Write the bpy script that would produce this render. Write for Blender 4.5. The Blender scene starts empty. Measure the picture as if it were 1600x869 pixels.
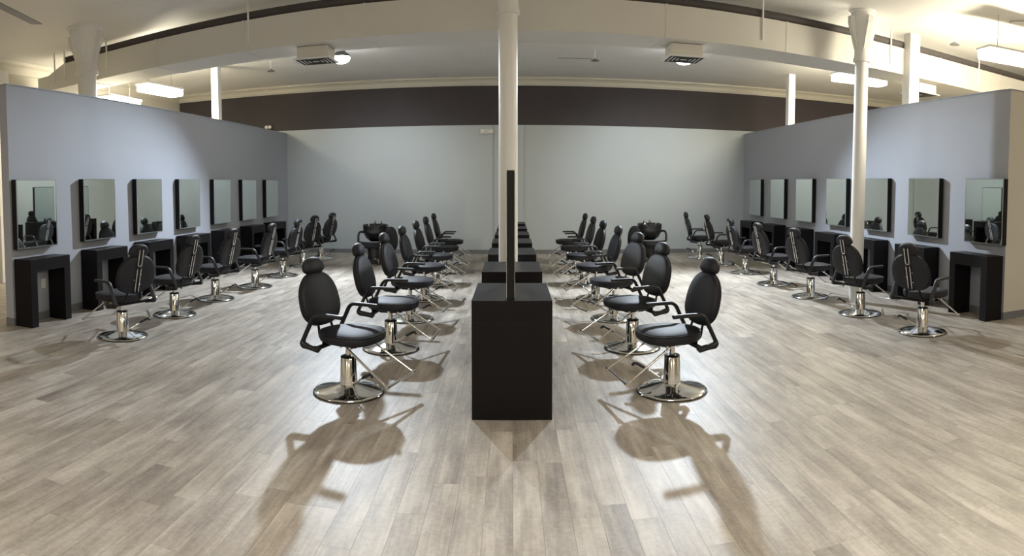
import bpy, bmesh, math, random
from math import sin, cos, pi, radians, sqrt, atan2
from mathutils import Vector, Matrix

random.seed(7)
S = bpy.context.scene
COL = S.collection

# ------------------------------------------------------------------ camera
PX = 990.0                       # pixels per radian (image 1600 x 869), cylindrical phone panorama
cd = bpy.data.cameras.new('camera')
cd.type = 'PANO'
cd.panorama_type = 'CENTRAL_CYLINDRICAL'
cd.central_cylindrical_range_u_min = -800.0 / PX
cd.central_cylindrical_range_u_max = 800.0 / PX
cd.central_cylindrical_range_v_max = 340.0 / PX
cd.central_cylindrical_range_v_min = -(869.0 - 340.0) / PX
cd.central_cylindrical_radius = 1.0
cd.clip_start = 0.05
cam = bpy.data.objects.new('camera', cd)
COL.objects.link(cam)
cam.location = (0, 0, 1.75)
cam.rotation_euler = (pi / 2 - 0.050, 0, 0)
S.camera = cam

# ------------------------------------------------------------------ world, exposure
w = bpy.data.worlds.new('world')
S.world = w
w.use_nodes = True
w.node_tree.nodes['Background'].inputs[0].default_value = (0.9, 0.95, 1.0, 1)
w.node_tree.nodes['Background'].inputs[1].default_value = 0.0
S.view_settings.view_transform = 'Standard'
S.view_settings.look = 'None'
S.view_settings.exposure = 0.05
S.view_settings.gamma = 1.0
S.cycles.caustics_reflective = False
S.cycles.caustics_refractive = False
S.cycles.max_bounces = 8
S.cycles.diffuse_bounces = 5
S.cycles.glossy_bounces = 5
S.cycles.sample_clamp_indirect = 4.0

FLOOD_W = (1650.0, 330.0)       # the two heads of each cool flood lamp: towards the room, towards the far wall
TUBE_E = 130.0                    # emission of the warm fluorescent fixtures
COOL = (0.80, 0.90, 1.0)
WARM = (1.0, 0.91, 0.69)
NEAR_FILL_W = 55.0                    # unseen fixtures added to fill the near hall with light

# ------------------------------------------------------------------ materials
def mat(name, color, rough=0.5, metal=0.0, noise=None, bump=None, spec=0.5, coat=0.0):
    """Principled material; noise=(scale, amount) varies the colour, bump=(scale, strength, distance)."""
    m = bpy.data.materials.new(name)
    m.use_nodes = True
    nt = m.node_tree
    b = nt.nodes['Principled BSDF']
    b.inputs['Base Color'].default_value = (*color, 1)
    b.inputs['Roughness'].default_value = rough
    b.inputs['Metallic'].default_value = metal
    b.inputs['Specular IOR Level'].default_value = spec
    b.inputs['Coat Weight'].default_value = coat
    tc = nt.nodes.new('ShaderNodeTexCoord')
    if noise:
        n = nt.nodes.new('ShaderNodeTexNoise')
        n.inputs['Scale'].default_value = noise[0]
        n.inputs['Detail'].default_value = 4
        nt.links.new(tc.outputs['Object'], n.inputs['Vector'])
        mx = nt.nodes.new('ShaderNodeMix')
        mx.data_type = 'RGBA'
        mx.inputs[6].default_value = (*[c * (1 - noise[1]) for c in color], 1)
        mx.inputs[7].default_value = (*[min(1, c * (1 + noise[1])) for c in color], 1)
        nt.links.new(n.outputs['Fac'], mx.inputs[0])
        nt.links.new(mx.outputs[2], b.inputs['Base Color'])
    if bump:
        n2 = nt.nodes.new('ShaderNodeTexNoise')
        n2.inputs['Scale'].default_value = bump[0]
        n2.inputs['Detail'].default_value = 3
        nt.links.new(tc.outputs['Object'], n2.inputs['Vector'])
        bp = nt.nodes.new('ShaderNodeBump')
        bp.inputs['Strength'].default_value = bump[1]
        bp.inputs['Distance'].default_value = bump[2]
        nt.links.new(n2.outputs['Fac'], bp.inputs['Height'])
        nt.links.new(bp.outputs['Normal'], b.inputs['Normal'])
    return m


def emit(name, color, strength):
    m = bpy.data.materials.new(name)
    m.use_nodes = True
    b = m.node_tree.nodes['Principled BSDF']
    b.inputs['Base Color'].default_value = (*color, 1)
    b.inputs['Emission Color'].default_value = (*color, 1)
    b.inputs['Emission Strength'].default_value = strength
    return m


def plank_material():
    m = bpy.data.materials.new('plank_vinyl')
    m.use_nodes = True
    nt = m.node_tree
    L = nt.links.new
    b = nt.nodes['Principled BSDF']
    tc = nt.nodes.new('ShaderNodeTexCoord')
    at = nt.nodes.new('ShaderNodeAttribute')
    at.attribute_name = 'tint'
    # shift the grain from plank to plank
    ml = nt.nodes.new('ShaderNodeMath'); ml.operation = 'MULTIPLY'; ml.inputs[1].default_value = 37.0
    L(at.outputs['Fac'], ml.inputs[0])
    cb = nt.nodes.new('ShaderNodeCombineXYZ')
    L(ml.outputs[0], cb.inputs['Z'])
    ad = nt.nodes.new('ShaderNodeVectorMath'); ad.operation = 'ADD'
    L(tc.outputs['Object'], ad.inputs[0]); L(cb.outputs[0], ad.inputs[1])

    def grain(sx, sy, detail, rough=0.6):
        mp = nt.nodes.new('ShaderNodeMapping')
        mp.inputs['Scale'].default_value = (sx, sy, 1)
        n = nt.nodes.new('ShaderNodeTexNoise')
        n.inputs['Scale'].default_value = 1.0
        n.inputs['Detail'].default_value = detail
        n.inputs['Roughness'].default_value = rough
        L(ad.outputs[0], mp.inputs['Vector']); L(mp.outputs[0], n.inputs['Vector'])
        return n
    g1 = grain(13, 1.1, 5)
    g2 = grain(60, 3.0, 4)
    g3 = grain(4.5, 1.6, 3)
    def mth(op, a, bb):
        q = nt.nodes.new('ShaderNodeMath'); q.operation = op
        for i, v in enumerate((a, bb)):
            if isinstance(v, (int, float)): q.inputs[i].default_value = v
            else: L(v, q.inputs[i])
        return q.outputs[0]
    s = mth('MULTIPLY', g1.outputs['Fac'], 0.62)
    s = mth('ADD', s, mth('MULTIPLY', g2.outputs['Fac'], 0.22))
    s = mth('ADD', s, mth('MULTIPLY', g3.outputs['Fac'], 0.62))
    s = mth('ADD', s, mth('MULTIPLY', at.outputs['Fac'], 0.13))
    g4 = nt.nodes.new('ShaderNodeTexNoise'); g4.inputs['Scale'].default_value = 34.0; g4.inputs['Detail'].default_value = 6; g4.inputs['Roughness'].default_value = 0.7
    L(ad.outputs[0], g4.inputs['Vector'])
    s = mth('ADD', s, mth('MULTIPLY', g4.outputs['Fac'], 0.34))
    s = mth('SUBTRACT', s, 0.465)
    cr = nt.nodes.new('ShaderNodeValToRGB')
    e = cr.color_ramp.elements
    e[0].position = 0.24; e[0].color = (0.185, 0.158, 0.135, 1)
    e[1].position = 0.80; e[1].color = (0.60, 0.55, 0.485, 1)
    k = cr.color_ramp.elements.new(0.50); k.color = (0.36, 0.32, 0.272, 1)
    L(s, cr.inputs['Fac']); L(cr.outputs['Color'], b.inputs['Base Color'])
    b.inputs['Roughness'].default_value = 0.46
    b.inputs['Specular IOR Level'].default_value = 0.35
    bp = nt.nodes.new('ShaderNodeBump')
    bp.inputs['Strength'].default_value = 0.12
    bp.inputs['Distance'].default_value = 0.002
    L(g2.outputs['Fac'], bp.inputs['Height']); L(bp.outputs['Normal'], b.inputs['Normal'])
    return m


def tin_material():
    """Painted pressed-tin ceiling: small square relief, too far away to tell the pieces apart."""
    m = mat('painted_tin', (0.85, 0.83, 0.80), 0.55, noise=(1.2, 0.05))
    nt = m.node_tree
    b = nt.nodes['Principled BSDF']
    tc = nt.nodes.new('ShaderNodeTexCoord')
    mp = nt.nodes.new('ShaderNodeMapping'); mp.inputs['Scale'].default_value = (6.5, 6.5, 6.5)
    nt.links.new(tc.outputs['Object'], mp.inputs['Vector'])
    ck = nt.nodes.new('ShaderNodeTexVoronoi'); ck.distance = 'CHEBYCHEV'; ck.inputs['Randomness'].default_value = 0.0
    ck.inputs['Scale'].default_value = 1.0
    nt.links.new(mp.outputs[0], ck.inputs['Vector'])
    bp = nt.nodes.new('ShaderNodeBump'); bp.inputs['Strength'].default_value = 0.35; bp.inputs['Distance'].default_value = 0.012
    nt.links.new(ck.outputs['Distance'], bp.inputs['Height']); nt.links.new(bp.outputs['Normal'], b.inputs['Normal'])
    return m


M = {}
M['plank'] = plank_material()
M['slab'] = mat('subfloor', (0.10, 0.085, 0.07), 0.8)
M['tin'] = tin_material()
M['paint'] = mat('grey_blue_wall_paint', (0.355, 0.375, 0.43), 0.6, noise=(2.0, 0.03), bump=(140, 0.12, 0.002))
M['far'] = mat('pale_grey_wall_paint', (0.44, 0.475, 0.49), 0.6, noise=(1.6, 0.03), bump=(140, 0.12, 0.002))
M['dark'] = mat('charcoal_wall_paint', (0.050, 0.042, 0.045), 0.75, noise=(2.0, 0.12))
M['cream'] = mat('cream_wall_paint', (0.60, 0.57, 0.50), 0.6, noise=(1.5, 0.04))
M['white'] = mat('white_gloss_paint', (0.88, 0.875, 0.855), 0.4, noise=(3.0, 0.03))
M['duct'] = mat('white_painted_metal', (0.76, 0.74, 0.69), 0.5, noise=(1.4, 0.05))
M['cornice'] = mat('cream_cornice_paint', (0.62, 0.59, 0.51), 0.5, noise=(2.0, 0.06))
M['base'] = mat('grey_vinyl_baseboard', (0.17, 0.175, 0.18), 0.5, noise=(3.0, 0.06))
M['chrome'] = mat('polished_chrome', (0.86, 0.86, 0.85), 0.10, 1.0, noise=(8, 0.02))
M['vinyl'] = mat('black_vinyl', (0.014, 0.014, 0.019), 0.58, noise=(20, 0.15), bump=(220, 0.15, 0.001), spec=0.36)
M['rubber'] = mat('black_rubber', (0.010, 0.010, 0.012), 0.48, noise=(20, 0.1))
M['iron'] = mat('black_painted_steel', (0.008, 0.008, 0.009), 0.45, noise=(10, 0.1), spec=0.2)
M['lam'] = mat('black_brown_laminate', (0.0070, 0.0058, 0.0068), 0.40, noise=(30, 0.25), spec=0.18)
M['mirror'] = mat('mirror_silver', (0.80, 0.86, 0.83), 0.012, 1.0)
M['edge'] = mat('bevelled_glass_edge', (0.55, 0.58, 0.58), 0.15, 0.8)
M['plastic'] = mat('white_plastic', (0.75, 0.74, 0.70), 0.4)
M['lampgrey'] = mat('grey_lamp_housing', (0.16, 0.16, 0.165), 0.45, 0.3)
M['slot'] = mat('dark_slot', (0.03, 0.03, 0.03), 0.8)
M['fanwood'] = mat('grey_fan_blade', (0.33, 0.31, 0.33), 0.5, noise=(8, 0.1))
M['ceramic'] = mat('black_glazed_ceramic', (0.02, 0.02, 0.022), 0.12, noise=(6, 0.1), spec=0.6)
M['tube'] = emit('warm_fluorescent_diffuser', WARM, TUBE_E)
M['brighttube'] = emit('bright_fluorescent_diffuser', WARM, 190.0)  # stronger glow, tuned for the near right fixture
M['dimtube'] = emit('dim_fluorescent_diffuser', WARM, 32.0)  # weaker glow, shared by the added lamps at the front wall
M['nearfill'] = emit('near_fill_diffuser', (1.0, 0.92, 0.78), 2.0)  # faint glow of the fill lamps added out of view
M['flood'] = emit('cool_flood_lens', (0.95, 0.98, 1.0), 40.0)
M['steel'] = mat('galvanised_steel', (0.45, 0.45, 0.44), 0.4, 0.8)

# ------------------------------------------------------------------ mesh helpers
def link_mesh(name, bm, material, parent=None, smooth=False, loc=(0, 0, 0), auto=None):
    me = bpy.data.meshes.new(name)
    bmesh.ops.recalc_face_normals(bm, faces=bm.faces[:])
    bm.to_mesh(me)
    bm.free()
    if smooth:
        me.shade_smooth()
        if auto is not None:
            me.set_sharp_from_angle(angle=radians(auto))
    me.materials.append(material)
    o = bpy.data.objects.new(name, me)
    o.location = loc
    COL.objects.link(o)
    if parent is not None:
        o.parent = parent
    return o


def B():
    return bmesh.new()


def box(bm, lo, hi, bev=0.0, mtx=None):
    vs = [bm.verts.new((x, y, z)) for x in (lo[0], hi[0]) for y in (lo[1], hi[1]) for z in (lo[2], hi[2])]
    fs = [(0, 1, 3, 2), (4, 6, 7, 5), (0, 4, 5, 1), (2, 3, 7, 6), (0, 2, 6, 4), (1, 5, 7, 3)]
    faces = [bm.faces.new([vs[i] for i in f]) for f in fs]
    if bev:
        ed = list({e for f in faces for e in f.edges})
        r = bmesh.ops.bevel(bm, geom=ed, offset=bev, segments=2, affect='EDGES', profile=0.5)
        vs = list({v for f in r['faces'] for v in f.verts} | {v for v in vs if v.is_valid})
    if mtx is not None:
        bmesh.ops.transform(bm, matrix=mtx, verts=[v for v in vs if v.is_valid])
    return vs


def rings(bm, rs, cap=True, close=True):
    """Skin a list of rings (lists of points)."""
    R = [[bm.verts.new(p) for p in r] for r in rs]
    n = len(R[0])
    for a, b in zip(R, R[1:]):
        for i in range(n if close else n - 1):
            j = (i + 1) % n
            bm.faces.new((a[i], a[j], b[j], b[i]))
    if cap:
        bm.faces.new(R[0][::-1]); bm.faces.new(R[-1])
    return R


def lathe(bm, prof, seg=32, c=(0, 0, 0), cap=True):
    rs = []
    for r, z in prof:
        rs.append([(c[0] + max(r, 1e-4) * cos(2 * pi * i / seg), c[1] + max(r, 1e-4) * sin(2 * pi * i / seg), c[2] + z) for i in range(seg)])
    rings(bm, rs, cap)


def smooth_path(pts, n=4):
    P = [Vector(p) for p in pts]
    out = []
    for i in range(len(P) - 1):
        p0, p1, p2, p3 = P[max(i - 1, 0)], P[i], P[i + 1], P[min(i + 2, len(P) - 1)]
        for k in range(n):
            t = k / n
            out.append(0.5 * ((2 * p1) + (p2 - p0) * t + (2 * p0 - 5 * p1 + 4 * p2 - p3) * t * t + (3 * p1 - p0 - 3 * p2 + p3) * t ** 3))
    out.append(P[-1])
    return out


def tube(bm, pts, r, seg=10, side=None, r2=None, cap=True):
    """Sweep a circle (radius r) or ellipse (r across 'side', r2 the other way) along pts."""
    P = [Vector(p) for p in pts]
    rs = []
    up = Vector(side) if side else None
    prev = None
    for i, p in enumerate(P):
        t = (P[min(i + 1, len(P) - 1)] - P[max(i - 1, 0)]).normalized()
        if up is not None:
            u = (up - t * up.dot(t)).normalized()
        else:
            ref = prev if prev is not None else (Vector((0, 0, 1)) if abs(t.z) < 0.9 else Vector((1, 0, 0)))
            u = (ref - t * ref.dot(t)).normalized()
            prev = u
        v = t.cross(u)
        rr2 = r2 if r2 else r
        rs.append([p + u * r * cos(2 * pi * k / seg) + v * rr2 * sin(2 * pi * k / seg) for k in range(seg)])
    rings(bm, rs, cap)


def cushion(bm, outline, t, edge, crown, mtx):
    """Padded cushion: outline in local (u,v), thickness t along +w, rounded edge, crowned on the +w side."""
    n = len(outline)
    cx = sum(p[0] for p in outline) / n
    cy = sum(p[1] for p in outline) / n
    R = max(sqrt((p[0] - cx) ** 2 + (p[1] - cy) ** 2) for p in outline)
    prof = [(0.55, -t / 2), (1 - edge / R * 1.0, -t / 2), (1 - edge / R * 0.3, -t / 2 + edge * 0.3), (1.0, -t / 2 + edge)]
    prof += [(1.0, t / 2 - edge), (1 - edge / R * 0.3, t / 2 - edge * 0.3), (1 - edge / R * 1.0, t / 2),
             (0.72, t / 2 + crown * 0.55), (0.42, t / 2 + crown * 0.88), (0.12, t / 2 + crown)]
    rs = []
    for s, wv in prof:
        rs.append([mtx @ Vector((cx + (p[0] - cx) * s, cy + (p[1] - cy) * s, wv)) for p in outline])
    rings(bm, rs)


def tag(o, label, cat, group=None, kind=None):
    if label: o['label'] = label
    if cat: o['category'] = cat
    if group: o['group'] = group
    if kind: o['kind'] = kind
    return o


def thing(name, label, cat, loc=(0, 0, 0), rz=0.0, group=None):
    o = bpy.data.objects.new(name, None)
    o.empty_display_size = 0.1
    COL.objects.link(o)
    o.location = loc
    o.rotation_euler = (0, 0, rz)
    return tag(o, label, cat, group)


def kids(o):
    return [c for c in bpy.data.objects if c.parent == o]


CHILD = {}
def dup(root, loc, rz, label, group=None):
    """Copy of a thing with copies of its parts and sub-parts (mesh data shared)."""
    if root.name not in CHILD:
        CHILD[root.name] = [(c, kids(c)) for c in kids(root)]
    r = root.copy(); COL.objects.link(r)
    r.location = loc; r.rotation_euler = (0, 0, rz)
    r['label'] = label
    if group: r['group'] = group
    out = []
    for c, gs in CHILD[root.name]:
        d = c.copy(); COL.objects.link(d); d.parent = r
        out.append(d)
        for g in gs:
            h = g.copy(); COL.objects.link(h); h.parent = d
    return r, out


def struct(name, bm, m, parent=None, smooth=False):
    o = link_mesh(name, bm, m, parent, smooth)
    if parent is None: o['kind'] = 'structure'
    return o


ORD = ['first', 'second', 'third', 'fourth', 'fifth', 'sixth', 'seventh']

# ------------------------------------------------------------------ setting: dimensions (metres, camera at the origin)
XL, XR = -6.00, 6.22            # inner faces of the two partitions
YL, YR = 5.92, 6.27             # their near ends
FAR = 16.30                     # far wall
CEIL = 4.50
HP = 3.21                       # partition height
OUT_L, OUT_R, BACK = -9.35, 12.0, -6.0

# floor: slab with individual vinyl planks running towards the far wall
bm = B(); box(bm, (OUT_L - 0.3, BACK - 0.3, -0.20), (OUT_R + 0.3, FAR + 0.3, -0.006))
floor = struct('floor', bm, M['slab'])
PW, PL, GAP = 0.155, 1.22, 0.0011
planks = []
nx = int((OUT_R - OUT_L) / PW) + 2
for i in range(nx):
    x0 = OUT_L - 0.1 + i * PW
    y = BACK - 0.1 - random.random() * PL
    while y < FAR + 0.05:
        planks.append((x0, y, random.random()))
        y += PL
def vis(p):
    cx, cy = p[0] + PW / 2, p[1] + PL / 2
    d = sqrt(cx * cx + cy * cy)
    ok = abs(atan2(cx, cy)) < 0.86 and d > 2.7 and XL < cx < XR + 0.5
    return (0 if ok else 1, d)
planks.sort(key=vis)
def plank_faces(bm, lay, x0, y0, tint):
    a = (x0 + GAP / 2, max(y0 + GAP / 2, BACK - 0.1)); b = (x0 + PW - GAP / 2, min(y0 + PL - GAP / 2, FAR + 0.05))
    if b[1] - a[1] < 0.01: return
    t = [bm.verts.new(v) for v in ((a[0], a[1], 0), (b[0], a[1], 0), (b[0], b[1], 0), (a[0], b[1], 0))]
    u = [bm.verts.new((v.co.x, v.co.y, -0.006)) for v in t]
    fs = [bm.faces.new(t)]
    for k in range(4):
        fs.append(bm.faces.new((t[k], u[k], u[(k + 1) % 4], t[(k + 1) % 4])))
    for f in fs: f[lay] = tint
def plank_obj(name, items):
    bm = B()
    lay = bm.faces.layers.float.new('tint')
    for it in items: plank_faces(bm, lay, *it)
    return link_mesh(name, bm, M['plank'], floor)
for it in planks[:300]:
    plank_obj('plank', [it])
o = plank_obj('plank_field', planks[300:]); o['kind'] = 'stuff'

bm = B(); box(bm, (OUT_L - 0.3, BACK - 0.3, CEIL), (OUT_R + 0.3, FAR + 0.3, CEIL + 0.15))
struct('ceiling', bm, M['tin'])

# far wall: pale lower part, charcoal band above it, cream cornice
bm = B(); box(bm, (OUT_L - 0.3, FAR, -0.006), (OUT_R + 0.3, FAR + 0.3, CEIL))
wall_far = struct('wall_back', bm, M['dark'])
bm = B(); box(bm, (OUT_L, FAR - 0.045, 0.0), (OUT_R, FAR, 3.30))
struct('lower_face', bm, M['far'], wall_far)
bm = B()
prof = [(0, 4.30), (-0.035, 4.30), (-0.045, 4.33), (-0.06, 4.345), (-0.075, 4.40), (-0.12, 4.445), (-0.16, 4.46), (-0.165, CEIL), (0, CEIL)]
rings(bm, [[(x, FAR + a, z) for a, z in prof] for x in (OUT_L, OUT_R)])
struct('trim_1', bm, M['cornice'])
bm = B(); box(bm, (XL, FAR - 0.057, 0), (XR, FAR - 0.045, 0.105), 0.003)
struct('baseboard_back', bm, M['base'])
bm = B(); box(bm, (-0.46, FAR - 0.075, 0.106), (0.30, FAR - 0.045, 3.30), 0.004)
struct('trim_2', bm, M['far'])

# partitions
T = 0.14
bm = B(); box(bm, (XL - T, YL, 0), (XL, FAR - 0.045, HP))
struct('wall_left', bm, M['paint'])
bm = B(); box(bm, (XL - T - 0.012, YL - 0.012, HP), (XL + 0.012, FAR - 0.045, HP + 0.018), 0.003)
struct('trim_3', bm, M['paint'])
bm = B(); box(bm, (XR - 0.002, YR + 0.002, 0), (XR + T, FAR - 0.045, HP))
struct('wall_right', bm, M['paint'])
bm = B(); box(bm, (XR - 0.012, YR + 0.152, HP), (XR + T + 0.012, FAR - 0.045, HP + 0.018), 0.003)
struct('trim_4', bm, M['paint'])
bm = B(); box(bm, (XR, YR, 0), (8.6, YR + 0.14, HP))
struct('wall_return', bm, M['cream'])
bm = B(); box(bm, (XR - 0.012, YR - 0.012, HP), (8.6, YR + 0.1519, HP + 0.018), 0.003)
struct('trim_5', bm, M['paint'])
bm = B(); box(bm, (XR - 0.012, YR - 0.012, 0), (8.6, YR, 0.105), 0.003)
struct('baseboard_return', bm, M['base'])
bm = B(); box(bm, (XL, YL, 0), (XL + 0.012, FAR - 0.057, 0.105), 0.003)
box(bm, (XL - T, YL - 0.012, 0), (XL + 0.012, YL, 0.105), 0.003)
struct('baseboard_left', bm, M['base'])
bm = B(); box(bm, (XR - 0.014, YR, 0), (XR - 0.002, FAR - 0.057, 0.105), 0.003)
struct('baseboard_right', bm, M['base'])

# outer shell of the hall
bm = B(); box(bm, (OUT_L - 0.3, BACK, -0.006), (OUT_L, FAR, CEIL)); struct('wall_outer_left', bm, M['cream'])
bm = B(); box(bm, (OUT_R, BACK, -0.006), (OUT_R + 0.3, FAR, CEIL)); struct('wall_outer_right', bm, M['cream'])
bm = B(); box(bm, (OUT_L - 0.3, BACK - 0.3, -0.006), (OUT_R + 0.3, BACK, CEIL)); struct('wall_front', bm, M['cream'])
bm = B()
prof = [(0, 4.26), (0.03, 4.26), (0.05, 4.31), (0.09, 4.40), (0.14, 4.44), (0.15, CEIL), (0, CEIL)]
rings(bm, [[(OUT_L + a, y, z) for a, z in prof] for y in (BACK, FAR - 0.17)])
struct('trim_6', bm, M['cornice'])
bm = B(); box(bm, (OUT_L, BACK, 0), (OUT_L + 0.012, FAR, 0.105), 0.003)
struct('baseboard_outer_left', bm, M['base'])
bm = B(); box(bm, (OUT_L + 0.012, 8.75, 0), (OUT_L + 0.20, 9.12, 4.255), 0.006)
struct('trim_7', bm, M['white'])

# ------------------------------------------------------------------ columns and posts
def iron_column(x, y, r, label):
    t = thing('column', label, 'column', (x, y, 0), 0, 'white cast iron columns')
    t['kind'] = 'structure'
    bm = B()
    lathe(bm, [(r * 1.0, 0), (r, 0.01), (r * 0.97, 3.74)], 32)
    link_mesh('shaft', bm, M['white'], t, True, auto=40)
    bm = B()
    lathe(bm, [(r * 0.98, 3.72), (r * 1.22, 3.73), (r * 1.25, 3.77), (r * 1.12, 3.80), (r * 1.10, 3.90), (r * 1.2, 4.0),
               (r * 1.4, 4.18), (r * 1.6, 4.34), (r * 1.75, 4.47)], 32)
    cap = link_mesh('capital', bm, M['white'], t, True, auto=40)
    for k in range(4):
        bm = B()
        a = k * pi / 2
        prof = [(r * 0.9, 3.86), (r * 1.3, 3.98), (r * 1.7, 4.14), (r * 2.2, 4.30), (r * 2.2, 4.40), (r * 0.9, 4.40)]
        rs = [[(cos(a) * q - sin(a) * s, sin(a) * q + cos(a) * s, z) for q, z in prof] for s in (-0.045, 0.045)]
        rings(bm, rs)
        link_mesh('bracket', bm, M['white'], cap)
    bm = B(); lathe(bm, [(r * 1.9, 4.47), (r * 2.0, 4.48), (r * 2.0, CEIL)], 32)
    link_mesh('cap_plate', bm, M['white'], t)
    return t

iron_column(-0.045, 7.43, 0.112, 'white round iron column rising between the second and third black consoles')
iron_column(5.13, 8.44, 0.108, 'white round iron column standing between the chairs and tables of the right wall')
iron_column(-6.62, 8.45, 0.16, 'white round iron column with flared capital showing above the left partition')

def square_post(x, y, s, label):
    bm = B(); box(bm, (x - s, y - s, 0), (x + s, y + s, CEIL), 0.006)
    o = link_mesh('column', bm, M['white'])
    return tag(o, label, 'column', 'white square posts', 'structure')
square_post(-6.36, 12.75, 0.085, 'white square post rising above the left partition near the charcoal wall')
square_post(6.50, 13.95, 0.085, 'slim white square post above the right partition, near the charcoal wall band')
square_post(6.55, 9.10, 0.105, 'thick white square post crossing the duct above the right partition')

# ------------------------------------------------------------------ air duct with hangers and registers
KX = [-8.75, -7.5, -6.5, -5.3, -4.2, -3.0, -1.5, 0.0, 1.5, 3.0, 4.2, 5.3, 6.5, 8.2, 10.0, 11.9]
KY = [8.47 + 0.0195 * x * x - 0.00007 * x ** 4 for x in KX]
front = smooth_path([(x, y, 0) for x, y in zip(KX, KY)], 3)
def fy(x):
    for a, b in zip(front, front[1:]):
        if a.x <= x <= b.x:
            return a.y + (b.y - a.y) * (x - a.x) / (b.x - a.x)
    return 9.8
DT, DB, DW = 4.25, 3.80, 0.74
duct = thing('air_duct', 'long white rectangular air duct hanging below the ceiling across the whole room', 'air duct', (0, 8.5, DT))
bm = B()
rs = []
for p in front:
    tp = DT if p.x > -8.4 else DT - 0.16
    rs.append([(p.x, p.y - 8.5, DB - DT), (p.x, p.y - 8.5, tp - DT), (p.x, p.y + DW - 8.5, tp - DT), (p.x, p.y + DW - 8.5, DB - DT)])
rings(bm, rs)
link_mesh('duct_body', bm, M['duct'], duct)
for sx in (-7.3, -5.6, -3.9, -2.0, 0.1, 2.1, 4.0, 5.7, 7.4, 9.2):
    bm = B()
    y = fy(sx)
    slope = (fy(sx + 0.1) - fy(sx - 0.1)) / 0.2
    m = Matrix.Translation((sx, y - 8.5, 0)) @ Matrix.Rotation(math.atan(slope), 4, 'Z')
    box(bm, (-0.012, -0.006, DB - DT - 0.006), (0.012, DW + 0.006, 0.006), 0.0, m)
    link_mesh('seam_flange', bm, M['duct'], duct)
for sx in (-8.2, -7.9, -6.75, -3.80, 3.58, 6.1, 8.5):
    bm = B()
    y = fy(sx) - 8.5 - 0.011
    tube(bm, [(sx, y, CEIL - DT), (sx, y, DB - DT + 0.12)], 0.016, 8)
    link_mesh('hanger', bm, M['white'], duct)

pp = [(p.x, p.y + 0.085, DT + 0.0705) for p in front if p.x > -8.0]  # dark pipe added on the duct to fill and darken the ceiling gap
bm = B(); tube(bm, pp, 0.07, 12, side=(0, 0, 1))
M['pipe'] = mat('dark_gap_shade', (0.075, 0.066, 0.066), 0.7, noise=(4, 0.15))
o = link_mesh('gap_shade_pipe', bm, M['pipe'], duct, True)
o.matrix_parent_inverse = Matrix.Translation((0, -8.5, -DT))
o['label'] = 'dark pipe added on top of the duct to stand for the shaded gap'

def register(x, y, rz, label, drop=0.19):
    t = thing('air_register', label, 'air vent', (x, y, DB - 0.007), rz, 'ceiling air registers under the duct')
    bm = B(); box(bm, (-0.235, -0.19, -drop + 0.02), (0.235, 0.19, 0), 0.004)
    link_mesh('box', bm, M['duct'], t)
    bm = B(); box(bm, (-0.28, -0.25, -drop), (0.28, 0.25, -drop + 0.02), 0.004)
    link_mesh('flange', bm, M['white'], t)
    for k in range(4):
        s = 0.245 - 0.055 * k
        bm = B()
        z0, z1 = -drop - 0.004, -drop
        for (lo, hi) in (((-s, -s * 0.84), (s, -s * 0.84 + 0.026)), ((-s, s * 0.84 - 0.026), (s, s * 0.84)),
                         ((-s, -s * 0.84 + 0.026), (-s + 0.03, s * 0.84 - 0.026)), ((s - 0.03, -s * 0.84 + 0.026), (s, s * 0.84 - 0.026))):
            box(bm, (*lo, z0), (*hi, z1))
        link_mesh('louver', bm, M['slot'], t)
    return t
register(-2.84, 9.0, 0.0, 'boxed white air register under the duct, beside the left flood lamp')
register(2.47, 9.0, 0.0, 'boxed white air register under the duct, behind the right flood lamp')
register(7.25, 9.75, 0.2, 'brightly lit air register under the duct beyond the right partition')

# ------------------------------------------------------------------ lamps
def flood(x, y, z, label, aim):
    t = thing('flood_lamp', label, 'lamp', (x, y, CEIL), 0, 'cool flood lamps')
    d = z - CEIL
    bm = B(); lathe(bm, [(0.075, 0), (0.075, -0.02), (0.02, -0.03), (0.02, d + 0.20)], 16)
    link_mesh('stem', bm, M['lampgrey'], t, True, auto=40)
    bm = B(); lathe(bm, [(0.05, d + 0.21), (0.085, d + 0.19), (0.085, d + 0.10), (0.15, d + 0.06), (0.18, d + 0.03), (0.18, d)], 24)
    link_mesh('housing', bm, M['lampgrey'], t, True, auto=40)
    bm = B(); lathe(bm, [(0.175, d + 0.002), (0.18, d - 0.03), (0.16, d - 0.075), (0.10, d - 0.11), (0.04, d - 0.124), (0.0, d - 0.125)], 24)
    link_mesh('lens', bm, M['flood'], t, True)
    for watts, tilt, cone in ((FLOOD_W[0], aim[0], 116), (FLOOD_W[1], aim[1], 80)):
        ld = bpy.data.lights.new('flood_light', 'SPOT')
        ld.spot_size = radians(cone); ld.spot_blend = 0.75 if tilt < 0 else 1.0; ld.shadow_soft_size = 0.085
        ld.energy = watts; ld.color = COOL
        lo = bpy.data.objects.new('flood_light', ld)
        COL.objects.link(lo); lo.parent = t
        lo.location = (0, -0.04 if tilt < 0 else 0.04, d - 0.20)
        lo.rotation_euler = (radians(tilt), 0, 0)
    return t
flood(-3.31, 12.10, 4.29, 'round white flood lamp glowing beside the left air register', (-38, 57))
flood(3.33, 12.10, 4.27, 'round white flood lamp glowing in front of the right air register', (-38, 57))

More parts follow.
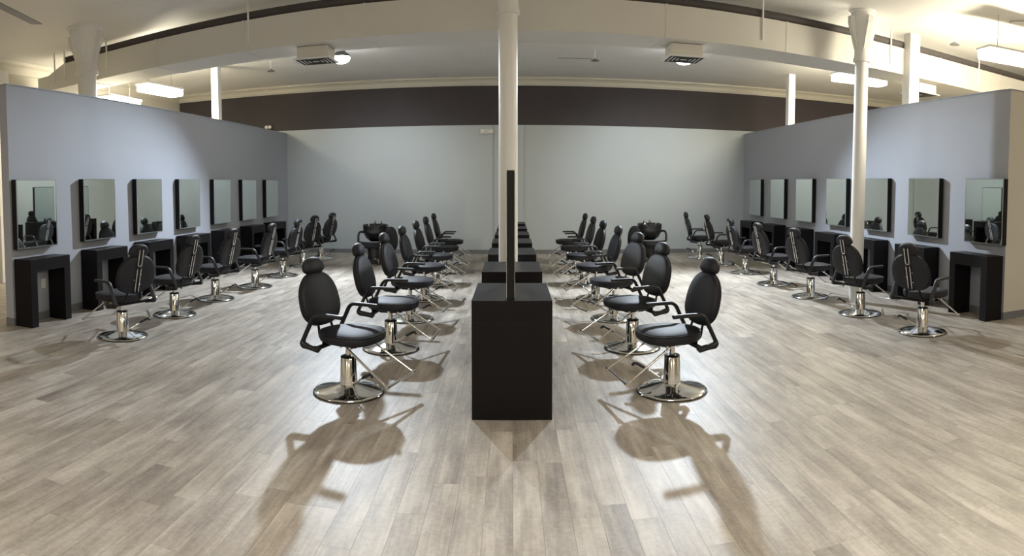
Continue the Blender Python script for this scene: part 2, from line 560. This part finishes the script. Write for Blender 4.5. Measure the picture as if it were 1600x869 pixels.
def strip_light(x, y, z, rz, label, length=1.2, wid=0.34, m='tube'):
    t = thing('strip_light', label, 'light fixture', (x, y, z), rz, 'warm fluorescent strip fixtures')
    bm = B(); box(bm, (-length / 2 - 0.02, -wid / 2 - 0.015, 0.06), (length / 2 + 0.02, wid / 2 + 0.015, 0.10), 0.008)
    link_mesh('housing', bm, M['white'], t)
    bm = B(); box(bm, (-length / 2, -wid / 2, -0.07), (length / 2, wid / 2, 0.06), 0.03)
    link_mesh('diffuser', bm, M[m], t)
    for sx in (-0.4, 0.4):
        bm = B(); tube(bm, [(sx, 0, 0.10), (sx, 0, CEIL - z - 0.002)], 0.006, 6)
        link_mesh('suspension_rod', bm, M['steel'], t)
    if m == 'nearfill':
        ld = bpy.data.lights.new('near_fill_light', 'AREA')
        ld.shape = 'RECTANGLE'; ld.size = length; ld.size_y = wid; ld.energy = NEAR_FILL_W * (1.9 if x == 0 else 1.0); ld.color = (1.0, 0.95, 0.87)  # added fill; the middle one is stronger, to whiten the centre column
        lo = bpy.data.objects.new('near_fill_light', ld)
        COL.objects.link(lo); lo.parent = t; lo.location = (0, 0, -0.075)
    return t
strip_light(-7.02, 11.45, 3.85, pi / 2 - 0.08, 'glowing warm strip light hanging past the left partition, in front of the square post')
strip_light(-7.78, 11.03, 3.64, pi / 2 + 0.05, 'low glowing strip light just behind the flared column over the left partition', m='dimtube')
strip_light(6.98, 11.55, 4.08, 0.0, 'glowing warm strip light seen behind the round column at the right')
strip_light(7.12, 7.05, 3.88, -0.15, 'brilliant warm strip light at the near end of the right partition', 1.3, m='brighttube')
# unseen fixtures added to light the near floor, front wall, column and chrome
for x, q in ((-3.0, 'left'), (3.0, 'right')):
    strip_light(x, -5.2, 3.6, 0.0, 'warm strip light added behind the viewer to brighten the front wall, ' + q + ' half', m='dimtube')
for x, y, q in ((-7.0, 0.4, 'far left aisle'), (7.6, 1.2, 'far right aisle'), (0.0, 1.3, 'floor before the nearest console'),
                (-3.6, -1.6, 'left part of the open floor'), (3.6, -1.6, 'right part of the open floor')):
    strip_light(x, y, 3.95, 0.0, 'strip light added to brighten the near hall above the ' + q, m='nearfill')
bm = B(); tube(bm, smooth_path([(7.0, 7.15, 4.44), (7.05, 7.1, 4.47), (7.3, 6.9, 4.47), (8.4, 6.6, 4.48)], 3), 0.012, 8)
tag(link_mesh('conduit', bm, M['steel'], None, True), 'thin grey conduit along the ceiling leading to the brilliant strip light', 'conduit')

# ------------------------------------------------------------------ ceiling fan in the near left corner
fan = thing('ceiling_fan', 'grey ceiling fan with flat blades at the top left corner', 'ceiling fan', (-4.88, 4.55, CEIL))
bm = B(); lathe(bm, [(0.07, 0), (0.07, -0.04), (0.016, -0.06), (0.016, -0.52)], 16)
link_mesh('downrod', bm, M['lampgrey'], fan, True, auto=40)
bm = B(); lathe(bm, [(0.03, -0.50), (0.13, -0.53), (0.15, -0.60), (0.14, -0.68), (0.06, -0.73), (0.0, -0.735)], 24)
link_mesh('motor', bm, M['fanwood'], fan, True, auto=40)
for k in range(5):
    a = radians(106.6 + 72 * k)
    m = Matrix.Rotation(a, 4, 'Z') @ Matrix.Translation((0, 0, -0.69)) @ Matrix.Rotation(radians(9), 4, 'X')
    bm = B(); box(bm, (0.22, -0.075, -0.006), (1.22, 0.075, 0.006), 0.003, m)
    bl = link_mesh('blade', bm, M['fanwood'], fan)
    bm = B(); box(bm, (0.10, -0.02, -0.012), (0.30, 0.02, -0.006), 0, m)
    link_mesh('blade_iron', bm, M['lampgrey'], bl)

# ------------------------------------------------------------------ small fittings
def sprinkler(x, y, label):
    t = thing('sprinkler', label, 'sprinkler', (x, y, CEIL), 0, 'ceiling sprinklers')
    bm = B(); lathe(bm, [(0.05, 0), (0.05, -0.008), (0.012, -0.012), (0.012, -0.16)], 12)
    link_mesh('pipe', bm, M['white'], t, True, auto=40)
    bm = B(); lathe(bm, [(0.012, -0.16), (0.05, -0.185), (0.085, -0.20), (0.085, -0.212), (0.0, -0.214)], 16)
    link_mesh('deflector', bm, M['lampgrey'], t, True, auto=40)
sprinkler(-5.12, 12.95, 'small sprinkler head near the cornice by the left square post')
sprinkler(1.68, 12.9, 'small sprinkler head below the ceiling right of the central column')
sprinkler(6.98, 8.45, 'small sprinkler head on the lit ceiling past the thick square post')
bm = B(); tube(bm, [(0.92, 12.9, CEIL - 0.17), (1.62, 12.9, CEIL - 0.17)], 0.008, 6)
tag(link_mesh('sprinkler_pipe', bm, M['steel']), 'thin horizontal pipe running to the central sprinkler head', 'pipe')

def emergency(x, z, label, s=1.0):
    t = thing('emergency_light', label, 'emergency light', (x, FAR - (0.045 if z < 3.3 else 0), z), 0, 'emergency lights on the far wall')
    bm = B(); box(bm, (-0.17 * s, -0.07, -0.06 * s), (0.17 * s, 0, 0.06 * s), 0.02)
    link_mesh('housing', bm, M['plastic'], t)
    for sx in (-0.1, 0.1):
        bm = B(); lathe(bm, [(0.035, 0), (0.045, 0.02), (0.045, 0.05), (0.02, 0.06)], 12)
        h = link_mesh('lamp_head', bm, M['plastic'], t, True, auto=40)
        h.location = (sx * s, -0.069, 0); h.rotation_euler = (pi / 2, 0, 0)
emergency(-0.64, 3.13, 'white emergency light on the pale far wall beside the central column')
emergency(-6.52, 3.42, 'tiny white emergency light low on the charcoal band by the left partition', 0.5)

t = thing('wall_outlet', 'white double outlet on the left wall under the nearest styling table', 'outlet', (XL, 6.52, 0.50))
bm = B(); box(bm, (0, -0.04, -0.065), (0.008, 0.04, 0.065), 0.003); link_mesh('cover_plate', bm, M['plastic'], t)
for dz in (-0.028, 0.028):
    bm = B(); box(bm, (0.008, -0.017, dz - 0.014), (0.011, 0.017, dz + 0.014)); link_mesh('socket', bm, M['cornice'], t)

# ------------------------------------------------------------------ salon chair
def back_outline(W, H, n=36):
    out = []
    for i in range(n):
        a = 2 * pi * i / n
        c, s = cos(a), sin(a)
        u = W / 2 * math.copysign(abs(c) ** 0.78, c) * (1 - 0.13 * s)
        v = H / 2 * math.copysign(abs(s) ** 0.84, s)
        out.append((u, v))
    return out

def seat_outline(n=40):
    out = []
    for i in range(n):
        a = 2 * pi * i / n
        c, s = cos(a), sin(a)
        x = 0.035 + 0.27 * math.copysign(abs(c) ** 0.80, c)
        y = 0.262 * math.copysign(abs(s) ** 0.80, s) * (1 + 0.12 * c)
        out.append((x, y))
    return out

def make_chair():
    t = thing('salon_chair', '', 'chair')
    # round base
    bm = B()
    lathe(bm, [(0.300, 0.006), (0.306, 0.012), (0.302, 0.020), (0.27, 0.030), (0.19, 0.047), (0.12, 0.062), (0.085, 0.074), (0.0, 0.076)], 48)
    bp = link_mesh('base_plate', bm, M['chrome'], t, True, auto=60)
    bm = B(); lathe(bm, [(0.29, 0.0), (0.305, 0.0), (0.308, 0.006), (0.304, 0.0115), (0.29, 0.0115)], 48)
    link_mesh('rubber_rim', bm, M['rubber'], bp, True, auto=60)
    bm = B(); lathe(bm, [(0.078, 0.070), (0.074, 0.09), (0.066, 0.30), (0.060, 0.308), (0.0, 0.31)], 28)
    ped = link_mesh('pedestal', bm, M['chrome'], t, True, auto=50)
    bm = B(); lathe(bm, [(0.0665, 0.301), (0.068, 0.303), (0.067, 0.309), (0.060, 0.314), (0.03, 0.315)], 28)
    link_mesh('top_cap', bm, M['iron'], ped, True, auto=50)
    bm = B(); lathe(bm, [(0.024, 0.30), (0.024, 0.40)], 18)
    link_mesh('piston', bm, M['chrome'], t, True, auto=50)
    # pump lever (points forward, rotated for each chair)
    bm = B(); tube(bm, smooth_path([(0.055, 0.0, 0.085), (0.11, -0.01, 0.105), (0.22, -0.01, 0.175), (0.29, -0.01, 0.205)], 3), 0.009, 8)
    lev = link_mesh('pump_lever', bm, M['chrome'], t, True, auto=60)
    bm = B(); tube(bm, smooth_path([(0.215, -0.01, 0.172), (0.27, -0.01, 0.203), (0.32, -0.01, 0.225), (0.345, -0.01, 0.205)], 3), 0.017, 8, side=(0, 1, 0), r2=0.013)
    link_mesh('pedal', bm, M['rubber'], lev, True, auto=60)
    # seat carrier
    bm = B()
    box(bm, (-0.17, -0.15, 0.425), (0.16, 0.15, 0.452), 0.004)
    box(bm, (-0.10, -0.075, 0.402), (0.10, 0.075, 0.425), 0.006)
    box(bm, (-0.155, -0.265, 0.405), (-0.115, 0.265, 0.432), 0.004)
    fr = link_mesh('seat_frame', bm, M['iron'], t)
    for px, py, pr in ((0.02, 0.155, 0.014), (0.13, 0.19, 0.012)):
        bm = B(); tube(bm, [(px, -py, 0.43), (px, py, 0.43)], pr, 10)
        link_mesh('pivot_rod', bm, M['chrome'], fr, True, auto=60)
    # seat cushion
    bm = B(); cushion(bm, seat_outline(), 0.085, 0.028, 0.022, Matrix.Translation((0, 0, 0.4945)))
    st = link_mesh('seat', bm, M['vinyl'], t, True, auto=60)
    ol = [(0.035 + (x - 0.035) * 1.004, y * 1.004, 0.528) for x, y in seat_outline()]
    bm = B(); tube(bm, ol + ol[:2], 0.0045, 6, cap=False); link_mesh('piping', bm, M['vinyl'], st, True)
    # reclined back
    R = Matrix.Translation((-0.292, 0, 0.785)) @ Matrix.Rotation(radians(-14), 4, 'Y')
    # local: x forward, y sideways, z up -> cushion axes u=y, v=z, w=x
    ax = Matrix(((0, 0, 1, 0), (1, 0, 0, 0), (0, 1, 0, 0), (0, 0, 0, 1)))
    bm = B(); cushion(bm, back_outline(0.54, 0.455), 0.075, 0.026, 0.018, R @ ax)
    bk = link_mesh('backrest', bm, M['vinyl'], t, True, auto=60)
    for wv in (-0.012, 0.014):
        ol = [R @ Vector((wv, u * 1.006, v * 1.006)) for u, v in back_outline(0.54, 0.455)]
        bm = B(); tube(bm, ol + ol[:2], 0.0045, 6, cap=False); link_mesh('piping', bm, M['vinyl'], bk, True)
    # chrome slide rails on the back, yoke and headrest
    for sy in (-0.026, 0.026):
        bm = B(); tube(bm, [R @ Vector((-0.050, sy, -0.215)), R @ Vector((-0.050, sy, 0.10))], 0.0065, 8)
        link_mesh('back_rail', bm, M['chrome'], t, True, auto=60)
    bm = B()
    tube(bm, smooth_path([R @ Vector((-0.050, -0.026, 0.31)), R @ Vector((-0.050, -0.026, 0.22)), R @ Vector((-0.050, -0.025, 0.125)), R @ Vector((-0.050, 0.0, 0.112)),
                          R @ Vector((-0.050, 0.025, 0.125)), R @ Vector((-0.050, 0.026, 0.22)), R @ Vector((-0.050, 0.026, 0.31))], 3), 0.0065, 8)
    link_mesh('headrest_yoke', bm, M['chrome'], t, True, auto=60)
    brs = []
    for lo, hi in (((-0.056, -0.035, 0.075), (-0.036, 0.035, 0.10)), ((-0.056, -0.045, -0.225), (-0.036, 0.045, -0.195))):
        bm = B(); box(bm, lo, hi, 0.004, R)
        brs.append(link_mesh('rail_bracket', bm, M['iron'], t))
    for sy, vz in ((-0.046, 0.0), (0.046, -0.06), (-0.046, -0.12)):
        bm = B()
        lathe(bm, [(0.008, 0), (0.008, 0.008), (0.0, 0.010)], 8)
        bmesh.ops.transform(bm, matrix=R @ Matrix.Translation((-0.036, sy, vz)) @ Matrix.Rotation(-pi / 2, 4, 'Y'), verts=bm.verts[:])
        link_mesh('screw', bm, M['chrome'], brs[0], True)
    Hm = R @ Matrix.Translation((0.004, 0, 0.275))
    ho = [(0.136 * math.copysign(abs(cos(a)) ** 0.85, cos(a)) * (1 - 0.12 * sin(a)), (0.088 if sin(a) > 0 else 0.062) * math.copysign(abs(sin(a)) ** 0.8, sin(a))) for a in [2 * pi * i / 28 for i in range(28)]]
    bm = B(); cushion(bm, ho, 0.075, 0.030, 0.016, Hm @ ax)
    link_mesh('headrest', bm, M['vinyl'], t, True, auto=60)
    # links from carrier to back
    for s in (-1, 1):
        bm = B(); tube(bm, smooth_path([(-0.14, s * 0.11, 0.44), (-0.21, s * 0.11, 0.465), (-0.232, s * 0.10, 0.54), (-0.256, s * 0.09, 0.62)], 3), 0.016, 8, side=(0, 1, 0), r2=0.008)
        link_mesh('back_link', bm, M['iron'], t, True, auto=60)
    # armrests
    for s in (-1, 1):
        y = s * 0.288
        pts = [(0.125, y, 0.700), (0.05, y, 0.702), (-0.06, y, 0.702), (-0.125, y, 0.698), (-0.165, y, 0.668), (-0.195, y, 0.61),
               (-0.25, y, 0.50), (-0.272, y, 0.452), (-0.262, y, 0.428), (-0.235, y, 0.420), (-0.12, y, 0.418), (-0.10, y, 0.418)]
        bm = B(); tube(bm, smooth_path(pts, 3), 0.029, 10, side=(0, 1, 0), r2=0.017)
        arm = link_mesh('armrest', bm, M['rubber'], t, True, auto=60)
        bm = B(); tube(bm, [(-0.272, y, 0.462), (-0.255, y, 0.437), (-0.19, y, 0.424), (-0.11, y, 0.410)], 0.032, 10, side=(0, 1, 0), r2=0.025)
        link_mesh('lower_sleeve', bm, M['rubber'], arm, True, auto=60)
    # footrest
    bm = B()
    tube(bm, [(0.10, -0.185, 0.43), (0.50, -0.235, 0.175)], 0.0105, 8)
    tube(bm, [(0.10, 0.185, 0.43), (0.50, 0.235, 0.175)], 0.0105, 8)
    tube(bm, [(0.50, -0.240, 0.175), (0.50, 0.240, 0.175)], 0.0125, 8)
    ft = link_mesh('footrest', bm, M['chrome'], t, True, auto=60)
    for s in (-1, 1):
        bm = B(); tube(bm, [(0.50, s * 0.205, 0.175), (0.50, s * 0.250, 0.175)], 0.0165, 10)
        link_mesh('end_sleeve', bm, M['chrome'], ft, True, auto=60)
    return t

proto = make_chair()
first_used = [False]
def place_chair(x, y, rz, label, group, lever):
    if not first_used[0]:
        first_used[0] = True
        CHILD[proto.name] = [(c, kids(c)) for c in kids(proto)]
        o, parts = proto, [c for c, _ in CHILD[proto.name]]
        o.location = (x, y, 0); o.rotation_euler = (0, 0, rz)
        o['label'] = label; o['group'] = group
    else:
        o, parts = dup(proto, (x, y, 0), rz, label, group)
    for p in parts:
        if p.name.startswith('pump_lever'):
            p.rotation_euler = (0, 0, lever)
    return o

# two rows facing the consoles
YC = [5.16, 6.64, 8.16, 9.67, 11.18, 12.66, 14.15]
XLc = [-1.38, -1.30, -1.33, -1.35, -1.36, -1.38, -1.40]
XRc = [1.36, 1.30, 1.34, 1.30, 1.28, 1.29, 1.29]
RL = [-17, -4, -6, -3, -3, 0, 1]
RR = [10, 15, 19, 4, 6, 3, 0]
TAILS_L = ['nearest salon chair of the row left of the consoles, facing the largest console',
           'second salon chair from the camera in the row left of the consoles',
           'third salon chair from the camera in the row left of the consoles',
           'fourth salon chair from the camera in the row left of the consoles',
           'fifth salon chair from the camera in the row left of the consoles',
           'sixth salon chair from the camera in the row left of the consoles',
           'last salon chair by the far wall in the row left of the consoles']
for k in range(7):
    place_chair(XLc[k], YC[k], radians(RL[k]), TAILS_L[k].replace('salon', 'black salon'), 'chairs left of the centre consoles', radians(-22))
for k in range(7):
    place_chair(XRc[k], YC[k] + 0.04, pi + radians(RR[k]), TAILS_L[k].replace('left', 'right').replace('salon', 'black salon'), 'chairs right of the centre consoles', radians(-28))
# two rows facing the wall mirrors
LW = [(-4.42, 6.19, -18), (-4.52, 7.60, -8), (-4.56, 8.95, -8), (-4.45, 10.30, -4), (-4.47, 11.75, -6), (-4.58, 13.30, -20), (-4.60, 14.70, -16)]
RW = [(4.79, 6.26, 20), (4.70, 7.60, 16), (4.68, 9.12, 12), (4.65, 10.55, 8), (4.70, 12.12, 4), (4.68, 13.60, -2), (4.58, 14.95, -8)]
for k, (x, y, r) in enumerate(LW):
    q = 'nearest' if k == 0 else ('last' if k == 6 else ORD[k])
    e = ['with chrome back rails', 'from the camera', 'from the camera', 'from the camera', 'from the camera', 'from the camera', 'before the far wall'][k]
    place_chair(x, y, pi + radians(r), f'{q} black salon chair {e} in the row facing the left wall mirrors', 'chairs along the left wall', radians(-140))
for k, (x, y, r) in enumerate(RW):
    q = 'nearest' if k == 0 else ('last' if k == 6 else ORD[k])
    e = ['with chrome back rails', 'from the camera', 'from the camera', 'from the camera', 'from the camera', 'from the camera', 'before the far wall'][k]
    place_chair(x, y, radians(r), f'{q} black salon chair {e} in the row facing the right wall mirrors', 'chairs along the right wall', radians(150))

# ------------------------------------------------------------------ wall stations and mirrors
SW, SD, SH = 0.80, 0.30, 0.895
def make_station():
    t = thing('styling_table', '', 'table')
    # local: back at x=0 (wall), front at +x, width along y
    bm = B(); box(bm, (0.0, -SW / 2, SH - 0.165), (SD, SW / 2, SH), 0.001); link_mesh('tabletop', bm, M['lam'], t)
    for s in (-1, 1):
        a, b = sorted((s * SW / 2, s * (SW / 2 - 0.125)))
        bm = B(); box(bm, (0.0, a, 0), (SD, b, SH - 0.165), 0.001); link_mesh('leg_panel', bm, M['lam'], t)
    return t
MW, MH, MD = 0.80, 0.93, 0.085
def make_mirror():
    t = thing('wall_mirror', '', 'mirror')
    tilt = Matrix.Rotation(radians(0.4), 4, 'Y')
    bm = B(); box(bm, (0, -MW / 2, -MH), (MD, MW / 2, 0), 0.002, Matrix.Translation((0.012, 0, 0)) @ tilt)
    link_mesh('frame', bm, M['iron'], t)
    mm = Matrix.Translation((0.012, 0, 0)) @ tilt
    bm = B(); box(bm, (MD, -MW / 2 + 0.016, -MH + 0.016), (MD + 0.003, MW / 2 - 0.016, -0.016), 0, mm)
    link_mesh('mirror_glass', bm, M['mirror'], t)
    bm = B()
    for lo, hi in (((-MW / 2, -MH), (MW / 2, -MH + 0.016)), ((-MW / 2, -0.016), (MW / 2, 0)),
                   ((-MW / 2, -MH + 0.016), (-MW / 2 + 0.016, -0.016)), ((MW / 2 - 0.016, -MH + 0.016), (MW / 2, -0.016))):
        box(bm, (MD, lo[0], lo[1]), (MD + 0.004, hi[0], hi[1]), 0, mm)
    link_mesh('bevel_edge', bm, M['edge'], t)
    return t
station, wmirror = make_station(), make_mirror()
LY = [6.345 + 1.418 * k for k in range(7)]
RY = [6.70 + 1.425 * k for k in range(7)]
def side(kind, y, k, left):
    where = 'left' if left else 'right'
    q = 'nearest' if k == 0 else ('last' if k == 6 else ORD[k])
    far = ' from the camera' if 0 < k < 6 else (' before the far wall' if k == 6 else ' at the open end')
    if kind == 't':
        return f'{q} black laminate styling table{far} along the {where} wall'
    return f'{q} black framed mirror{far} on the {where} wall'
fs = [True]
for left, ys in ((True, LY), (False, RY)):
    for k, y in enumerate(ys):
        rz = 0 if left else pi
        xs = (XL + 0.0135) if left else (XR - 0.0155)
        xm = XL + 0.001 if left else XR - 0.003
        g1 = 'styling tables along the ' + ('left' if left else 'right') + ' wall'
        g2 = 'mirrors on the ' + ('left' if left else 'right') + ' wall'
        ym = y + (0.0 if left else -0.05)
        zm = 1.955 if left else 1.975
        if fs[0]:
            fs[0] = False
            for p in (station, wmirror): CHILD[p.name] = [(c, kids(c)) for c in kids(p)]
            station.location = (xs, y, 0); station['label'] = side('t', y, k, left); station['group'] = g1
            wmirror.location = (xm, ym, zm); wmirror['label'] = side('m', y, k, left); wmirror['group'] = g2
        else:
            dup(station, (xs, y, 0), rz, side('t', y, k, left), g1)
            dup(wmirror, (xm, ym, zm), rz, side('m', y, k, left), g2)

# ------------------------------------------------------------------ centre consoles with double-sided mirrors
CW, CD, CH = 0.60, 0.86, 0.90
def make_console():
    t = thing('styling_console', '', 'console')
    bm = B(); box(bm, (-CW / 2, 0, CH - 0.165), (CW / 2, CD, CH), 0.0008); link_mesh('top', bm, M['lam'], t)
    for a in (0.0, CD - 0.125):
        bm = B(); box(bm, (-CW / 2, a, 0), (CW / 2, a + 0.125, CH - 0.165), 0.0008); link_mesh('end_panel', bm, M['lam'], t)
    bm = B(); box(bm, (-0.03, 0.125, 0), (0.03, CD - 0.125, CH - 0.165)); link_mesh('divider', bm, M['lam'], t)
    return t
def make_cmirror():
    t = thing('console_mirror', '', 'mirror')
    bm = B(); box(bm, (-0.029, 0, 0), (0.029, 0.80, 0.965), 0.002); link_mesh('frame', bm, M['iron'], t)
    for s in (-1, 1):
        a, b = sorted((s * 0.029, s * 0.032))
        bm = B(); box(bm, (a, 0.014, 0.014), (b, 0.786, 0.951)); link_mesh('mirror_glass', bm, M['mirror'], t)
    return t
con, cmir = make_console(), make_cmirror()
for k in range(7):
    y = 4.65 + 1.572 * k
    q = 'nearest' if k == 0 else ('last' if k == 6 else ORD[k])
    far = ' from the camera' if 0 < k < 6 else (' before the far wall' if k == 6 else ' and largest')
    l1 = f'{q}{far if k == 0 else ""} black box console{far if k else ""} in the centre line'
    l2 = f'thin double-sided black framed mirror standing on the {q} centre console'
    if k == 0:
        for p in (con, cmir): CHILD[p.name] = [(c, kids(c)) for c in kids(p)]
        con.location = (0.0, y, 0); con['label'] = l1; con['group'] = 'centre consoles'
        cmir.location = (-0.010, y + 0.03, CH); cmir['label'] = l2; cmir['group'] = 'mirrors on the centre consoles'
    else:
        dup(con, (0.0, y, 0), 0, l1, 'centre consoles')
        dup(cmir, (-0.010, y + 0.03, CH), 0, l2, 'mirrors on the centre consoles')

# ------------------------------------------------------------------ shampoo units by the far wall
def shampoo(x, y, sx, label):
    """Backwash unit: pedestal, tilting bowl, chair with loop arms; sx=+1 turns its padded back towards the centre."""
    t = thing('shampoo_unit', label, 'shampoo unit', (x, y, 0), 0, 'shampoo units')
    bm = B()
    def ov(rx, ry, z, cy=0.0): return [(rx * cos(2 * pi * i / 28), cy + ry * sin(2 * pi * i / 28), z) for i in range(28)]
    rings(bm, [ov(0.20, 0.22, 0.0), ov(0.20, 0.22, 0.02), ov(0.175, 0.19, 0.06), ov(0.165, 0.18, 0.20), ov(0.185, 0.20, 0.40), ov(0.20, 0.21, 0.46)])
    link_mesh('pedestal', bm, M['ceramic'], t, True, auto=50)
    bm = B()
    def bo(rx, ry, z, dip, cy):
        r = []
        for i in range(36):
            a = 2 * pi * i / 36
            q = math.copysign(abs(cos(a)) ** 0.8, cos(a)); s = math.copysign(abs(sin(a)) ** 0.8, sin(a))
            d = dip * math.exp(-((a - 1.5 * pi) / 0.45) ** 2)
            r.append((rx * q, cy + ry * s, z - d))
        return r
    rings(bm, [bo(0.12, 0.12, 0.50, 0, 0.10), bo(0.22, 0.20, 0.58, 0.01, 0.10), bo(0.275, 0.25, 0.70, 0.02, 0.10), bo(0.285, 0.26, 0.80, 0.04, 0.10),
               bo(0.285, 0.26, 0.885, 0.09, 0.10), bo(0.268, 0.243, 0.890, 0.09, 0.10), bo(0.255, 0.23, 0.81, 0.06, 0.10), bo(0.16, 0.15, 0.66, 0, 0.10)])
    bowl = link_mesh('wash_bowl', bm, M['ceramic'], t, True, auto=60)
    bm = B(); tube(bm, smooth_path([(-0.05 * sx, 0.33, 0.88), (-0.05 * sx, 0.32, 0.95), (-0.05 * sx, 0.25, 0.965), (-0.05 * sx, 0.20, 0.91)], 4), 0.016, 8)
    link_mesh('faucet', bm, M['chrome'], bowl, True, auto=60)
    bm = B(); tube(bm, [(0.09 * sx, 0.33, 0.88), (0.09 * sx, 0.33, 0.94)], 0.02, 8)
    link_mesh('tap_handle', bm, M['chrome'], bowl, True, auto=60)
    # seat and padded back in front of the bowl
    bm = B(); cushion(bm, [(x_ * 0.92, y_ * 0.86) for x_, y_ in seat_outline()], 0.10, 0.03, 0.02, Matrix.Translation((0, -0.22, 0.43)) @ Matrix.Rotation(-pi / 2, 4, 'Z'))
    link_mesh('seat', bm, M['vinyl'], t, True, auto=60)
    m = Matrix.Translation((0.36 * sx, 0.02, 0.56)) @ Matrix.Rotation(radians(20 * sx), 4, 'Z') @ Matrix.Rotation(radians(90), 4, 'X')
    bm = B(); cushion(bm, back_outline(0.34, 0.56), 0.08, 0.03, 0.015, m)
    link_mesh('backrest', bm, M['vinyl'], t, True, auto=60)
    bm = B(); tube(bm, [(0.0, 0.0, 0.38), (0.36 * sx, 0.03, 0.38)], 0.02, 8); link_mesh('back_support', bm, M['iron'], t, True)
    for s in (-1, 1):
        pts = [(s * 0.20, 0.02, 0.66), (s * 0.27, -0.02, 0.72), (s * 0.335, -0.08, 0.71), (s * 0.345, -0.16, 0.64), (s * 0.33, -0.22, 0.56),
               (s * 0.31, -0.30, 0.52), (s * 0.22, -0.36, 0.50), (0.0, -0.38, 0.49)]
        bm = B(); tube(bm, smooth_path(pts, 4), 0.026, 10)
        link_mesh('armrest', bm, M['rubber'], t, True, auto=60)
    return t
shampoo(-3.10, 14.05, 1, 'black shampoo unit with wash bowl by the far wall, left of the consoles')
shampoo(3.20, 14.40, -1, 'black shampoo unit with wash bowl by the far wall, right of the consoles')
